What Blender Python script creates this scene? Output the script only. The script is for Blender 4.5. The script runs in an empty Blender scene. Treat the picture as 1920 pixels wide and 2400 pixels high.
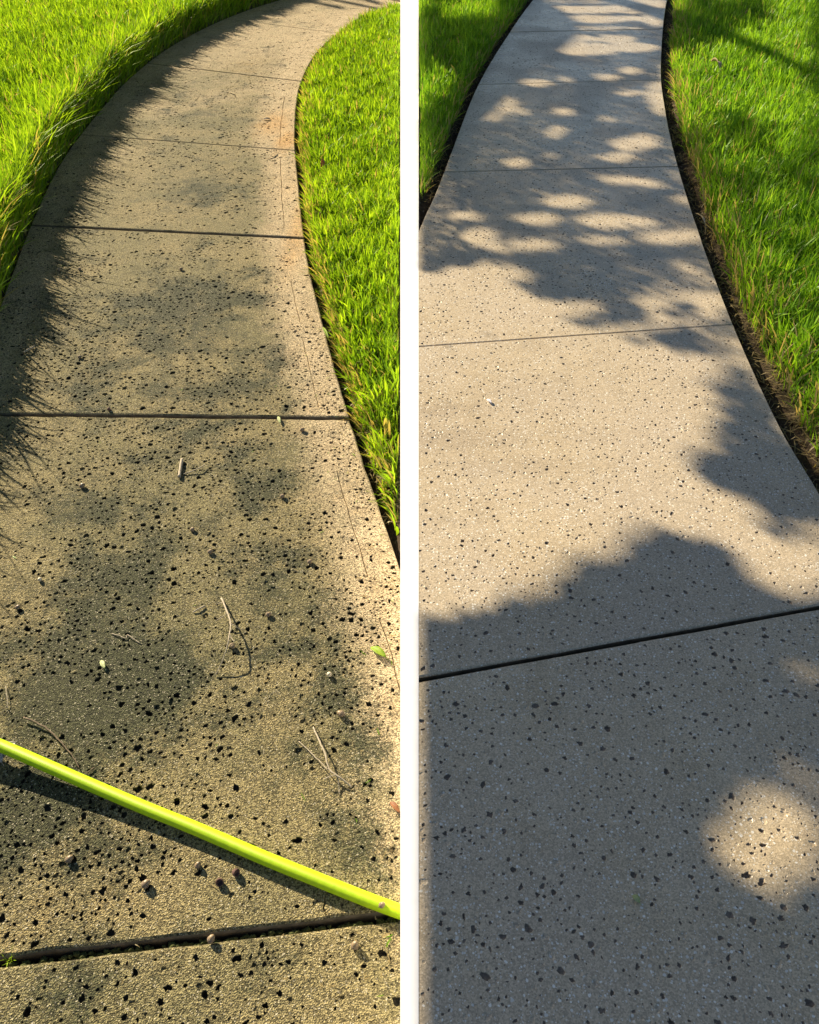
import bpy, math, random
import numpy as np
from mathutils import Vector, kdtree, geometry as mgeo

random.seed(7); RNG = np.random.default_rng(11)
scene = bpy.context.scene
COL = scene.collection
rad = math.radians

# ------------------------------------------------------------------ camera
CAM_H = 1.42; PITCH = rad(42.2); FOC = 1813.0
cam_d = bpy.data.cameras.new('camera'); cam = bpy.data.objects.new('camera', cam_d); COL.objects.link(cam)
cam.location = (0, 0, CAM_H); cam.rotation_euler = (math.pi/2 - PITCH, 0, 0)
cam_d.sensor_fit = 'VERTICAL'; cam_d.angle = 2*math.atan(1200/FOC)
cam_d.clip_start = 0.05; cam_d.clip_end = 1000
scene.camera = cam

# ------------------------------------------------------------------ sky and sun
SUN_EL = rad(25.5); SUN_H = Vector((-0.67, 0.742, 0)).normalized()
SUN = Vector((SUN_H.x*math.cos(SUN_EL), SUN_H.y*math.cos(SUN_EL), math.sin(SUN_EL)))
world = bpy.data.worlds.new('World'); scene.world = world; world.use_nodes = True
wn = world.node_tree.nodes; wl = world.node_tree.links
sky = wn.new('ShaderNodeTexSky'); sky.sky_type = 'NISHITA'; sky.sun_disc = False
sky.sun_elevation = SUN_EL; sky.sun_rotation = math.atan2(SUN.x, SUN.y)
sky.air_density = .85; sky.dust_density = .7; sky.ozone_density = 1.0
wl.new(sky.outputs[0], wn['Background'].inputs[0]); wn['Background'].inputs[1].default_value = 0.05
sd = bpy.data.lights.new('sun', 'SUN'); so = bpy.data.objects.new('sun', sd); COL.objects.link(so)
sd.energy = 5.0; sd.angle = rad(0.53); sd.color = (1.0, 0.86, 0.64)
so.rotation_euler = SUN.to_track_quat('Z', 'Y').to_euler(); so.location = (-20, 22, 15)
vs = scene.view_settings
vs.view_transform = 'Standard'; vs.look = 'None'; vs.gamma = 1; vs.use_curve_mapping = False
vs.exposure = 1.2

# ------------------------------------------------------------------ helpers
def at(px, py, z=0.0):
    """point of the photograph (1920 x 2400) -> the place where that sight line meets height z"""
    dx = (px-960)/FOC; dy = -(py-1200)/FOC
    d = Vector((dx, math.cos(PITCH)+dy*math.sin(PITCH), -math.sin(PITCH)+dy*math.cos(PITCH)))
    t = (z-CAM_H)/d.z
    return Vector((d.x*t, d.y*t, z))
def depth(y, z): return y*math.cos(PITCH) + (CAM_H-z)*math.sin(PITCH)
RZ = 0.09                         # right-hand path raised so the left grass throws no shadow on it
def divider_half(y, z): return max(0.006, 21.4/FOC*depth(y, z))

def smooth_line(pts, n=14):
    P = [Vector((*p, 0)) if len(p) == 2 else Vector(p) for p in pts]
    out = []
    for i in range(len(P)-1):
        p0 = P[max(i-1, 0)]; p1 = P[i]; p2 = P[i+1]; p3 = P[min(i+2, len(P)-1)]
        for k in range(n):
            t = k/n
            out.append(0.5*((2*p1)+(p2-p0)*t+(2*p0-5*p1+4*p2-p3)*t*t+(3*p1-p0-3*p2+p3)*t**3))
    out.append(P[-1]); return out

def vnoise(x, y, scale, seed=0):
    x = np.asarray(x, float)*scale + 37.7*seed; y = np.asarray(y, float)*scale + 11.3*seed
    xi = np.floor(x).astype(np.int64); yi = np.floor(y).astype(np.int64); fx = x-xi; fy = y-yi
    def h(a, b):
        n = (a*374761393 + b*668265263 + seed*974711) & 0xffffffff
        n = ((n ^ (n >> 13))*1274126177) & 0xffffffff
        return ((n ^ (n >> 16)) & 0xffff)/65535.0
    fx = fx*fx*(3-2*fx); fy = fy*fy*(3-2*fy)
    return (h(xi, yi)*(1-fx)+h(xi+1, yi)*fx)*(1-fy) + (h(xi, yi+1)*(1-fx)+h(xi+1, yi+1)*fx)*fy
def fbm(x, y, s, seed=0): return (vnoise(x, y, s, seed)*.5+vnoise(x, y, s*2.1, seed+1)*.3+vnoise(x, y, s*4.3, seed+2)*.2)

def mesh_obj(name, verts, faces, mat, parent=None, smooth=False, mats=None, fmat=None):
    me = bpy.data.meshes.new(name); me.from_pydata([tuple(v) for v in verts], [], faces)
    for m in (mats or [mat]): me.materials.append(m)
    if fmat is not None: me.polygons.foreach_set('material_index', fmat)
    if smooth: me.polygons.foreach_set('use_smooth', [True]*len(me.polygons))
    me.update()
    o = bpy.data.objects.new(name, me); COL.objects.link(o)
    if parent: o.parent = parent
    return o
def empty(name, loc=(0, 0, 0), rz=0):
    o = bpy.data.objects.new(name, None); COL.objects.link(o); o.location = loc; o.rotation_euler = (0, 0, rz)
    o.empty_display_size = 0.05
    return o
def tag(o, label=None, cat=None, group=None, kind=None):
    if label: o['label'] = label
    if cat: o['category'] = cat
    if group: o['group'] = group
    if kind: o['kind'] = kind
    return o

def tube(path, radii, n=8, cap=True):
    P = [Vector(p) for p in path]; V = []; Fs = []
    up = Vector((0, 0, 1))
    for i, p in enumerate(P):
        t = (P[min(i+1, len(P)-1)]-P[max(i-1, 0)]).normalized()
        u = t.cross(up)
        if u.length < 1e-3: u = t.cross(Vector((1, 0, 0)))
        u.normalize(); v = u.cross(t)
        for k in range(n):
            a = 2*math.pi*k/n; V.append(p + float(radii[i])*(u*math.cos(a)+v*math.sin(a)))
    for i in range(len(P)-1):
        for k in range(n):
            Fs.append((i*n+k, i*n+(k+1) % n, (i+1)*n+(k+1) % n, (i+1)*n+k))
    if cap:
        Fs.append(tuple(range(n-1, -1, -1))); Fs.append(tuple((len(P)-1)*n+k for k in range(n)))
    return V, Fs

class NT:
    """small helper for node materials"""
    def __init__(s, name):
        s.m = bpy.data.materials.new(name); s.m.use_nodes = True
        s.t = s.m.node_tree; s.b = s.t.nodes['Principled BSDF']; s.out = s.t.nodes['Material Output']
        s.co = s.n('ShaderNodeTexCoord').outputs['Object']
    def n(s, kind, **kw):
        x = s.t.nodes.new(kind)
        for k, v in kw.items(): setattr(x, k, v)
        return x
    def l(s, a, b): s.t.links.new(a, b)
    def put(s, inp, v):
        if hasattr(v, 'is_output'): s.l(v, inp)
        else: inp.default_value = v
    def noise(s, scale, detail=3, rough=.55, co=None, dist=0.0):
        x = s.n('ShaderNodeTexNoise'); x.inputs['Scale'].default_value = scale; x.inputs['Detail'].default_value = detail
        x.inputs['Roughness'].default_value = rough; x.inputs['Distortion'].default_value = dist
        s.l(co or s.co, x.inputs['Vector']); return x.outputs['Fac']
    def vor(s, scale, co=None, feature='F1', rnd=1.0):
        x = s.n('ShaderNodeTexVoronoi', feature=feature); x.inputs['Scale'].default_value = scale
        x.inputs['Randomness'].default_value = rnd
        s.l(co or s.co, x.inputs['Vector']); return x.outputs['Distance'], x.outputs['Color']
    def math(s, op, a, b=0.0, clamp=False):
        x = s.n('ShaderNodeMath', operation=op); x.use_clamp = clamp
        s.put(x.inputs[0], a); s.put(x.inputs[1], b); return x.outputs[0]
    def ramp(s, v, lo, hi, a=0.0, b=1.0):
        x = s.n('ShaderNodeMapRange'); x.interpolation_type = 'SMOOTHSTEP'
        s.put(x.inputs['Value'], v)
        for k, q in (('From Min', lo), ('From Max', hi), ('To Min', a), ('To Max', b)): x.inputs[k].default_value = q
        return x.outputs[0]
    def mix(s, f, a, b, mode='MIX'):
        x = s.n('ShaderNodeMix', data_type='RGBA', blend_type=mode)
        s.put(x.inputs['Factor'], f)
        for i, v in ((6, a), (7, b)):
            if isinstance(v, tuple): v = (*v, 1.0)[:4]
            s.put(x.inputs[i], v)
        return x.outputs[2]
    def attr(s, name):
        x = s.n('ShaderNodeAttribute', attribute_name=name); return x.outputs['Fac']
    def bump(s, h, strength, dist, prev=None):
        x = s.n('ShaderNodeBump'); x.inputs['Strength'].default_value = strength; x.inputs['Distance'].default_value = dist
        s.l(h, x.inputs['Height'])
        if prev is not None: s.l(prev, x.inputs['Normal'])
        return x.outputs['Normal']
    def warp(s, amt, scale):
        x = s.n('ShaderNodeTexNoise'); x.inputs['Scale'].default_value = scale; s.l(s.co, x.inputs['Vector'])
        y = s.n('ShaderNodeVectorMath', operation='SCALE'); s.l(x.outputs['Color'], y.inputs[0]); y.inputs['Scale'].default_value = amt
        z = s.n('ShaderNodeVectorMath', operation='ADD'); s.l(s.co, z.inputs[0]); s.l(y.outputs[0], z.inputs[1])
        return z.outputs[0]
    def finish(s, col, rough=.85, normal=None, spec=.3):
        s.put(s.b.inputs['Base Color'], (*col, 1.0) if isinstance(col, tuple) else col)
        s.put(s.b.inputs['Roughness'], rough); s.b.inputs['Specular IOR Level'].default_value = spec
        if normal is not None: s.l(normal, s.b.inputs['Normal'])
        return s.m

# ------------------------------------------------------------------ materials
def mat_concrete(name, old):
    N = NT(name)
    # object coordinates are metres
    grain_d, grain_c = N.vor(400 if old else 420)
    sep = N.n('ShaderNodeSeparateColor'); N.l(grain_c, sep.inputs[0])
    w = N.warp(.006, 90)
    spd, spc = N.vor(150, co=w)
    sp = N.n('ShaderNodeSeparateColor'); N.l(spc, sp.inputs[0])
    big = N.noise(2.2, 5, .6); mid = N.noise(9, 5, .65); fine = N.noise(160, 3, .6)
    if old:
        base = N.mix(N.ramp(mid, .3, .7), (.40, .305, .172), (.54, .428, .262))
        alg = N.math('ADD', N.attr('algae'), N.math('MULTIPLY', N.math('SUBTRACT', mid, .5), .9))
        alg = N.math('ADD', alg, N.math('MULTIPLY', N.math('SUBTRACT', fine, .5), .55))
        olive = N.mix(N.ramp(big, .4, .6), (.238, .194, .090), (.180, .156, .072))
        col = N.mix(N.ramp(alg, .10, .75), base, olive)
        dk = N.math('ADD', N.attr('dark'), N.math('MULTIPLY', N.math('SUBTRACT', N.noise(8, 8, .78), .5), 2.6))
        dk = N.math('ADD', dk, N.math('MULTIPLY', N.math('SUBTRACT', fine, .5), 1.1))
        col = N.mix(N.ramp(dk, .12, .78, 0, .88), col, (.038, .044, .021))
        col = N.mix(N.math('MULTIPLY', N.ramp(N.math('ADD', N.attr('rust'), N.math('MULTIPLY', N.math('SUBTRACT', mid, .5), .8)), .1, .9), .75), col, (.50, .27, .075))
        speck = (.62, .56, .40); keep = .72; rad0 = .33
    else:
        base = N.mix(N.ramp(mid, .25, .75), (.48, .382, .24), (.59, .482, .315))
        base = N.mix(N.ramp(big, .35, .7), base, (.50, .41, .285))
        base = N.mix(N.math('MULTIPLY', N.ramp(N.math('ADD', N.attr('dark'), N.math('MULTIPLY', N.math('SUBTRACT', mid, .5), .8)), .15, .9), .5), base, (.22, .17, .125))
        streak = N.n('ShaderNodeMapping'); N.l(N.co, streak.inputs[0]); streak.inputs['Scale'].default_value = (14, 1.6, 1); streak.inputs['Rotation'].default_value = (0, 0, .35)
        base = N.mix(N.ramp(N.noise(1, 5, .7, co=streak.outputs[0]), .45, .75, 0, .16), base, (.33, .275, .20))
        base = N.mix(N.math('MULTIPLY', N.attr('tone'), .35), base, (.36, .305, .23))
        col = base; speck = (.88, .85, .75); keep = .30; rad0 = .38
    # sand grains
    g = N.ramp(sep.outputs[0], 0, 1, .38 if old else .76, 1.75 if old else 1.22)
    col = N.mix(1.0, col, N.mix(1.0, g, (1, 1, 1), 'MULTIPLY'), 'MULTIPLY')
    # pale aggregate chips, only some of the cells, of differing size
    thr = N.math('MULTIPLY', sp.outputs[1], rad0)
    chip = N.math('MULTIPLY', N.math('LESS_THAN', spd, thr), N.math('GREATER_THAN', sp.outputs[0], keep))
    col = N.mix(N.math('MULTIPLY', chip, .9 if not old else .6), col, N.mix(sp.outputs[2], speck, tuple(c*.75 for c in speck)))
    td, tc = N.vor(300, co=w); ts = N.n('ShaderNodeSeparateColor'); N.l(tc, ts.inputs[0])
    tiny = N.math('MULTIPLY', N.math('LESS_THAN', td, .32), N.math('GREATER_THAN', ts.outputs[0], .80 if old else .84))
    col = N.mix(N.math('MULTIPLY', tiny, .6), col, tuple(min(.85, c*1.05) for c in speck))
    nb = N.bump(N.math('ADD', grain_d, N.math('MULTIPLY', fine, 1.2)), 1.0 if old else .30, .0022 if old else .0010)
    nb = N.bump(N.noise(70, 5, .7), .25, .003 if old else .002, nb)
    return N.finish(col, .88 if old else N.ramp(big, .4, .65, .27, .45), nb, .25 if old else .5)
M_OLD = mat_concrete('weathered_concrete', True)
M_NEW = mat_concrete('washed_concrete', False)
def mat_plain(name, a, b, scale=60, rough=.8, bump=.3, bd=.002, spec=.3):
    N = NT(name); f = N.noise(scale, 4, .6)
    return N.finish(N.mix(N.ramp(f, .3, .7), a, b), rough, N.bump(f, bump, bd), spec)
M_PIT_OLD = mat_plain('pit_dirt', (.030, .028, .018), (.060, .054, .032), 300)
M_PIT_NEW = mat_plain('pit_residue', (.17, .137, .10), (.27, .22, .165), 300)
M_SIDE = mat_plain('slab_side', (.10, .085, .055), (.20, .165, .11), 40, bd=.006)
M_WHITE = mat_plain('white_divider', (.86, .86, .86), (.90, .90, .90), 30, .55, .05, .001)
def mat_soil():
    N = NT('soil'); f = N.noise(35, 6, .7); g = N.noise(3, 4)
    col = N.mix(N.ramp(f, .3, .7), (.040, .029, .019), (.120, .086, .055))
    d, c = N.vor(60); sp = N.n('ShaderNodeSeparateColor'); N.l(c, sp.inputs[0])
    col = N.mix(N.math('MULTIPLY', N.math('GREATER_THAN', sp.outputs[0], .86), N.math('LESS_THAN', d, .35)), col, (.22, .18, .12))
    col = N.mix(N.math('MULTIPLY', N.attr('turf'), N.ramp(f, .25, .7, .5, 1.0)), col, N.mix(g, (.05, .075, .012), (.075, .09, .02)))
    return N.finish(col, .95, N.bump(f, .8, .02), .1)
M_SOIL = mat_soil()
def mat_grass(name, dark, mid, light, dry, trans=.5):
    N = NT(name); N.t.nodes.remove(N.b)
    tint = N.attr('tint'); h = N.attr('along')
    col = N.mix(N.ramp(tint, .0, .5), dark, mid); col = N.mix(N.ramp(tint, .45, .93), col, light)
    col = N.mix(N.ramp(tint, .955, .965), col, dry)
    col = N.mix(N.ramp(h, .0, .45, .55, 0.), col, tuple(.45*d+.25*k for d, k in zip(dry, dark)))  # dry roots, darkened to stand for shade in the gaps between blades
    dif = N.n('ShaderNodeBsdfDiffuse'); tr = N.n('ShaderNodeBsdfTranslucent'); gl = N.n('ShaderNodeBsdfGlossy')
    N.l(col, dif.inputs[0])
    N.l(N.mix(1.0, col, (1.25, 1.18, .55), 'MULTIPLY'), tr.inputs[0]); gl.inputs['Roughness'].default_value = .42
    gl.inputs[0].default_value = (.9, .95, .8, 1)
    a = N.n('ShaderNodeMixShader'); a.inputs[0].default_value = trans; N.l(dif.outputs[0], a.inputs[1]); N.l(tr.outputs[0], a.inputs[2])
    b = N.n('ShaderNodeMixShader'); b.inputs[0].default_value = .022; N.l(a.outputs[0], b.inputs[1]); N.l(gl.outputs[0], b.inputs[2])
    N.l(b.outputs[0], N.out.inputs[0]); return N.m
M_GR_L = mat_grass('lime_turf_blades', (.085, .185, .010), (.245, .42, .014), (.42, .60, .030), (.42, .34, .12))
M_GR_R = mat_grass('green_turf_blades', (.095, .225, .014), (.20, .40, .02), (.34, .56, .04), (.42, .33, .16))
M_LEAF = mat_plain('tree_leaf', (.04, .08, .015), (.07, .12, .025), 20, .6, .1)
M_BARK = mat_plain('bark', (.08, .06, .045), (.17, .135, .10), 25, .9, .8, .02)

# ------------------------------------------------------------------ path outlines
Q = (CAM_H-RZ)/CAM_H                # the same sight lines meet the higher ground nearer by
L_left = smooth_line([(-1.27, -1.2), (-1.28, -.2), (-1.31, .6), (-1.36, 1.3), (-1.45, 2.03), (-1.588, 2.76), (-1.755, 3.554), (-1.90, 4.4), (-1.975, 5.3),
                      (-2.005, 6.2), (-1.94, 7.2), (-1.72, 8.25), (-1.40, 9.1), (-.85, 10.1), (-.16, 10.9)])
L_right = smooth_line([(.4, -1.2), (.3, -.2), (.16, .6), (-.01, 1.30), (-.188, 2.007), (-.32, 2.6), (-.441, 3.206), (-.56, 4.0), (-.69, 5.0),
                       (-.765, 6.1), (-.705, 7.2), (-.44, 8.4), (-.21, 8.86), (.1, 9.3)])
R_left = smooth_line([(-.6, -1.2), (-.4, .5), (-.2, 1.8), (.043*Q, 3.48*Q), (.154*Q, 4.08*Q), (.476*Q, 5.998*Q), (.868*Q, 7.752*Q), (1.217*Q, 9.162*Q), (1.62*Q, 10.6*Q), (2.3*Q, 12.6*Q)])
R_right = smooth_line([(1.24*Q, -1.2), (1.2*Q, -.2), (1.165*Q, .7*Q), (1.152*Q, 1.656*Q), (1.163*Q, 2.102*Q), (1.25*Q, 2.962*Q), (1.448*Q, 4.338*Q), (1.66*Q, 5.5*Q), (1.904*Q, 6.611*Q),
                       (2.479*Q, 8.824*Q), (2.9*Q, 10.2*Q), (3.6*Q, 12.2*Q)])
def clip_edge(line, side, z):
    out = []
    for p in line:
        k = max(.002, divider_half(p.y, z)-.010)
        x = min(p.x, -k) if side < 0 else max(p.x, k)
        out.append((x, p.y))
    return np.array(out)
EL_L = np.array([(p.x, p.y) for p in L_left]); EL_R = clip_edge(L_right, -1, 0)
ER_L = clip_edge(R_left, 1, RZ); ER_R = np.array([(p.x, p.y) for p in R_right])

def cut_line(edge, a, b):
    """index/point where edge polyline crosses the (infinite) joint line a-b"""
    d = np.array(b)-np.array(a); nrm = np.array([-d[1], d[0]]); nrm /= np.linalg.norm(nrm)
    s = (edge-np.array(a))@nrm
    if nrm[1] < 0: s = -s
    for i in range(len(s)-1):
        if s[i] <= 0 < s[i+1]:
            t = -s[i]/(s[i+1]-s[i]); return i, edge[i]*(1-t)+edge[i+1]*t
    return (0, edge[0]) if s[0] > 0 else (len(s)-1, edge[-1])
def shift(j, d):
    a, b = np.array(j[0]), np.array(j[1]); t = (b-a)/np.linalg.norm(b-a); n = np.array([-t[1], t[0]])
    return (a+n*d, b+n*d)
def slab_outline(EL, ER, j0, j1):
    i0, a = cut_line(EL, *j0); i1, b = cut_line(EL, *j1); k0, c = cut_line(ER, *j0); k1, d = cut_line(ER, *j1)
    left = [a]+list(EL[i0+1:i1+1])+[b]; right = [c]+list(ER[k0+1:k1+1])+[d]
    def dense(p, q, st=.05):
        n = max(2, int(np.linalg.norm(np.array(q)-p)/st)); return [np.array(p)*(1-t)+np.array(q)*t for t in np.linspace(0, 1, n+1)]
    out = dense(c, a)[::-1]                # a -> c along near joint
    out += right[1:]
    out += dense(d, b)[1:]
    out += left[::-1][1:-1]
    o = []
    for p in out:
        if not o or np.linalg.norm(p-o[-1]) > .004: o.append(np.array(p))
    if np.linalg.norm(o[0]-o[-1]) < .004: o.pop()
    return np.array(o), np.array(left), np.array(right)
def inset(poly, d):
    nx = np.roll(poly, -1, 0); pv = np.roll(poly, 1, 0)
    e1 = poly-pv; e2 = nx-poly
    e1 /= np.linalg.norm(e1, axis=1)[:, None]; e2 /= np.linalg.norm(e2, axis=1)[:, None]
    n1 = np.c_[-e1[:, 1], e1[:, 0]]; n2 = np.c_[-e2[:, 1], e2[:, 0]]
    m = n1+n2; m /= np.maximum(np.linalg.norm(m, axis=1), .3)[:, None]
    k = d/np.clip((m*n1).sum(1), .5, 1)
    return poly+m*k[:, None]
def in_poly(pts, poly):
    x, y = pts[:, 0], pts[:, 1]; ins = np.zeros(len(pts), bool); j = len(poly)-1
    for i in range(len(poly)):
        xi, yi = poly[i]; xj, yj = poly[j]
        c = ((yi > y) != (yj > y)) & (x < (xj-xi)*(y-yi)/((yj-yi) if yj != yi else 1e-12)+xi); ins ^= c; j = i
    return ins
def dist_line(pts, line):
    if len(line) > 60 and len(pts) > 20000: line = np.r_[line[::4], line[-1:]]
    best = np.full(len(pts), 1e9)
    a = line[:-1]; b = line[1:]
    for p, q in zip(a, b):
        d = q-p; L = (d@d)+1e-12; t = np.clip(((pts-p)@d)/L, 0, 1)
        best = np.minimum(best, np.hypot(*(pts-(p+t[:, None]*d)).T))
    return best
def px_of(x, y, z):
    zc = y*math.cos(PITCH)+(CAM_H-z)*math.sin(PITCH); yc = y*math.sin(PITCH)-(CAM_H-z)*math.cos(PITCH)
    return 960+FOC*x/zc, 1200-FOC*yc/zc

# stains of the old path: (x, y in the photograph, size in m along x and y, amount)
DARK = [(420, 745, .20, .28, .55), (560, 700, .14, .2, .35), (470, 440, .13, .2, .5), (480, 260, .16, .25, .4), (250, 1610, .14, .12, 1.1), (330, 1650, .10, .10, .7), (120, 1500, .12, .10, .45),
        (60, 1900, .12, .10, .7), (500, 930, .22, .16, .45), (270, 1350, .14, .14, .45), (640, 1370, .12, .14, .4), (820, 1690, .12, .14, .45), (700, 1500, .12, .12, .35),
        (200, 1180, .15, .10, .45), (650, 1130, .16, .2, .35), (860, 1960, .08, .07, .45), (330, 1440, .16, .1, .35), (640, 1620, .12, .08, .3), (430, 1270, .14, .14, .25),
        (280, 2020, .12, .08, .15), (90, 2330, .1, .06, .3), (380, 2200, .1, .05, .25), (620, 850, .18, .2, .35), (300, 900, .2, .2, .25)]
RUST = [(645, 290, .10, .26, .62), (672, 330, .06, .18, .75), (590, 150, .15, .4, .25), (700, 540, .05, .4, .6), (690, 420, .10, .4, .3), (120, 2130, .2, .08, .2)]
DARKN = [(1060, 1030, .22, .07, .62), (1200, 1090, .26, .05, .5), (1010, 960, .2, .05, .62), (1180, 920, .3, .05, .4), (1300, 1020, .3, .06, .4), (1180, 1330, .1, .05, .35), (1800, 1000, .1, .2, .3), (1280, 1010, .16, .05, .25)]  # clean path: brown stains, with faint branch-shadow bands painted in
def gauss(P, table, z):
    v = np.zeros(len(P))
    for px, py, sx, sy, amt in table:
        c = at(px, py, z); v = np.maximum(v, amt*np.exp(-.5*(((P[:, 0]-c.x)/sx)**2+((P[:, 1]-c.y)/sy)**2)))
    return v

def build_slab(name, parent, EL, ER, j0, j1, z0, mats, dens, rmean, grooves, old, seed, gaps=(.006, .006), chip=0.0):
    rng = np.random.default_rng(seed)
    out, left, right = slab_outline(EL, ER, shift(j0, gaps[0]), shift(j1, -gaps[1]))
    if ((out[:, 0]*np.roll(out[:, 1], -1)-np.roll(out[:, 0], -1)*out[:, 1]).sum()) < 0: out = out[::-1]
    if chip > 0:                                    # worn, ragged arrises
        nrm = (inset(out, .01)-out)*100
        out = out + nrm*(rng.random((len(out), 1))**2*chip)
    rnd = inset(out, .006 if old else .0035)
    lo, hi = out.min(0), out.max(0); area = abs((out[:, 0]*np.roll(out[:, 1], -1)-np.roll(out[:, 0], -1)*out[:, 1]).sum())/2
    ybar = (lo[1]+hi[1])/2
    far = ybar > 5.3
    # candidate pits, clumped
    n = int(area*dens*3.2); C = rng.random((n, 2))*(hi-lo)+lo
    w = np.clip(fbm(C[:, 0], C[:, 1], 7, seed % 5)*2.0-.50, .10, 1)*np.clip(fbm(C[:, 0], C[:, 1], 1.6, 9)*1.6-.1, .45, 1)
    if not old: w = .35+.65*w
    C = C[rng.random(n) < w*1.35]
    # small families next to a pit
    kids = C[rng.random(len(C)) < .45]; kids = kids+rng.normal(0, .009, kids.shape); C = np.r_[C, kids]
    rng.shuffle(C)
    R = np.clip(np.exp(rng.normal(math.log(rmean), .42, len(C))), rmean*.45, rmean*2.3)
    if far: R *= 1.1
    ok = in_poly(C, inset(out, .014)); C, R = C[ok], R[ok]
    gl = []
    for g in grooves:
        gp = np.array(g); gl.append(gp)
    for gp in gl: ok = dist_line(C, gp) > R*1.4+.004; C, R = C[ok], R[ok]
    # no overlaps: grid hashing
    keepC = []; cell = {}
    for i, (c, r) in enumerate(zip(C, R)):
        kx, ky = int(c[0]//.03), int(c[1]//.03); bad = False
        for a in (-1, 0, 1):
            for b in (-1, 0, 1):
                for q in cell.get((kx+a, ky+b), ()):
                    if (C[q][0]-c[0])**2+(C[q][1]-c[1])**2 < ((R[q]+r)*1.14+.0006)**2: bad = True
        if not bad: keepC.append(i); cell.setdefault((kx, ky), []).append(i)
    C, R = C[keepC], R[keepC]
    V2 = [tuple(p) for p in rnd]; E = [(i, (i+1) % len(rnd)) for i in range(len(rnd))]
    pid = [-1]*len(V2); Z = [0.0]*len(V2)
    rims = []
    for i, (c, r) in enumerate(zip(C, R)):
        k = 6 if far else (8 if r < .0035 else 11)
        ph = rng.random()*6.28; st = 1+rng.random()*.55; an = rng.random()*3.14
        aa = np.arange(k)*2*math.pi/k+ph+rng.normal(0, .10, k)
        rr = r*np.clip(rng.normal(.98, .24, k), .5, 1.3)
        x = rr*np.cos(aa)*st**.5; y = rr*np.sin(aa)/st**.5
        X = c[0]+x*math.cos(an)-y*math.sin(an); Y = c[1]+x*math.sin(an)+y*math.cos(an)
        s = len(V2); V2 += list(zip(X, Y)); pid += [i]*k; Z += [0.0]*k
        E += [(s+q, s+(q+1) % k) for q in range(k)]; rims.append((s, k))
    for gp in gl:
        t = np.gradient(gp, axis=0); t /= np.linalg.norm(t, axis=1)[:, None]; nn = np.c_[-t[:, 1], t[:, 0]]
        wv = .0016+.0012*rng.random(len(gp))
        for off, zz in ((-wv, 0), (wv, 0), (0*wv, -.0045)):
            s = len(V2); pp = gp+nn*off[:, None]; V2 += [tuple(p) for p in pp]; pid += [-2]*len(pp); Z += [zz]*len(pp)
            E += [(s+q, s+q+1) for q in range(len(pp)-1)]
    # filler points carry the stain values
    st = .05; gx, gy = np.meshgrid(np.arange(lo[0], hi[0], st), np.arange(lo[1], hi[1], st))
    G = np.c_[gx.ravel(), gy.ravel()]+rng.normal(0, .008, (gx.size, 2)); G = G[in_poly(G, inset(out, .02))]
    for gp in gl: G = G[dist_line(G, gp) > .008]
    if len(C):
        kd = kdtree.KDTree(len(C))
        for q, c in enumerate(C): kd.insert((c[0], c[1], 0), q)
        kd.balance(); keep = np.ones(len(G), bool)
        for q, g in enumerate(G):
            for co, i, d in kd.find_n((g[0], g[1], 0), 3):
                if d < R[i]*1.7+.001: keep[q] = False
        G = G[keep]
    s = len(V2); V2 += [tuple(p) for p in G]; pid += [-3]*len(G); Z += [0.0]*len(G)
    vo, eo, fo, ov, oe, of = mgeo.delaunay_2d_cdt([Vector(p) for p in V2], E, [], 1, 1e-7)
    vo = np.array([(v.x, v.y) for v in vo])
    zo = np.zeros(len(vo)); po = np.full(len(vo), -9)
    newidx = {}; rorder = [0]*len(vo)
    for i, orig in enumerate(ov):
        for q in orig:
            newidx[q] = i; rorder[i] = q
            if pid[q] != -3 or po[i] == -9: po[i] = pid[q]
            zo[i] = min(zo[i], Z[q])
    F = np.array([f for f in fo]); a, b, c = po[F[:, 0]], po[F[:, 1]], po[F[:, 2]]
    drop = np.zeros(len(F), bool)
    cand = np.where((a == b) & (b == c) & (a >= 0))[0]
    if len(cand):                                   # a triangle of one rim lies in the hole if its corners run round it
        ro = np.array([rorder[q] for q in range(len(vo))])
        T = F[cand]; od = np.argsort(ro[T], axis=1); T = np.take_along_axis(T, od, 1)
        A, B, D = vo[T[:, 0]], vo[T[:, 1]], vo[T[:, 2]]
        drop[cand] = ((B[:, 0]-A[:, 0])*(D[:, 1]-A[:, 1])-(B[:, 1]-A[:, 1])*(D[:, 0]-A[:, 0])) > 0
    F = F[~drop]
    # orientation
    cr = (vo[F[:, 1], 0]-vo[F[:, 0], 0])*(vo[F[:, 2], 1]-vo[F[:, 0], 1])-(vo[F[:, 1], 1]-vo[F[:, 0], 1])*(vo[F[:, 2], 0]-vo[F[:, 0], 0])
    F[cr < 0] = F[cr < 0][:, ::-1]
    verts = [(x, y, z0+z) for (x, y), z in zip(vo, zo)]; faces = [tuple(f) for f in F]; fm = [0]*len(faces)
    # pit walls and floors
    for i, (s, k) in enumerate(rims):
        ring = [newidx[s+q] for q in range(k)]
        sh = rng.random() < (.22 if old else .45); pm = 0 if sh else 1
        dpt = R[i]*((.35+.3*rng.random()) if sh else (.9+rng.random()*.7)) if old else R[i]*((.16+.1*rng.random()) if sh else (.32+rng.random()*.4))
        b0 = len(verts)
        for f, dz in (((.90, .22) if old else (.86, .3)), ((.80, 1.0) if old else (.62, 1.0))):
            for q in ring:
                x, y = vo[q]; verts.append((C[i][0]+(x-C[i][0])*f, C[i][1]+(y-C[i][1])*f, z0-dpt*dz*(.8+.3*rng.random())))
        verts.append((C[i][0], C[i][1], z0-dpt*1.15))
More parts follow.
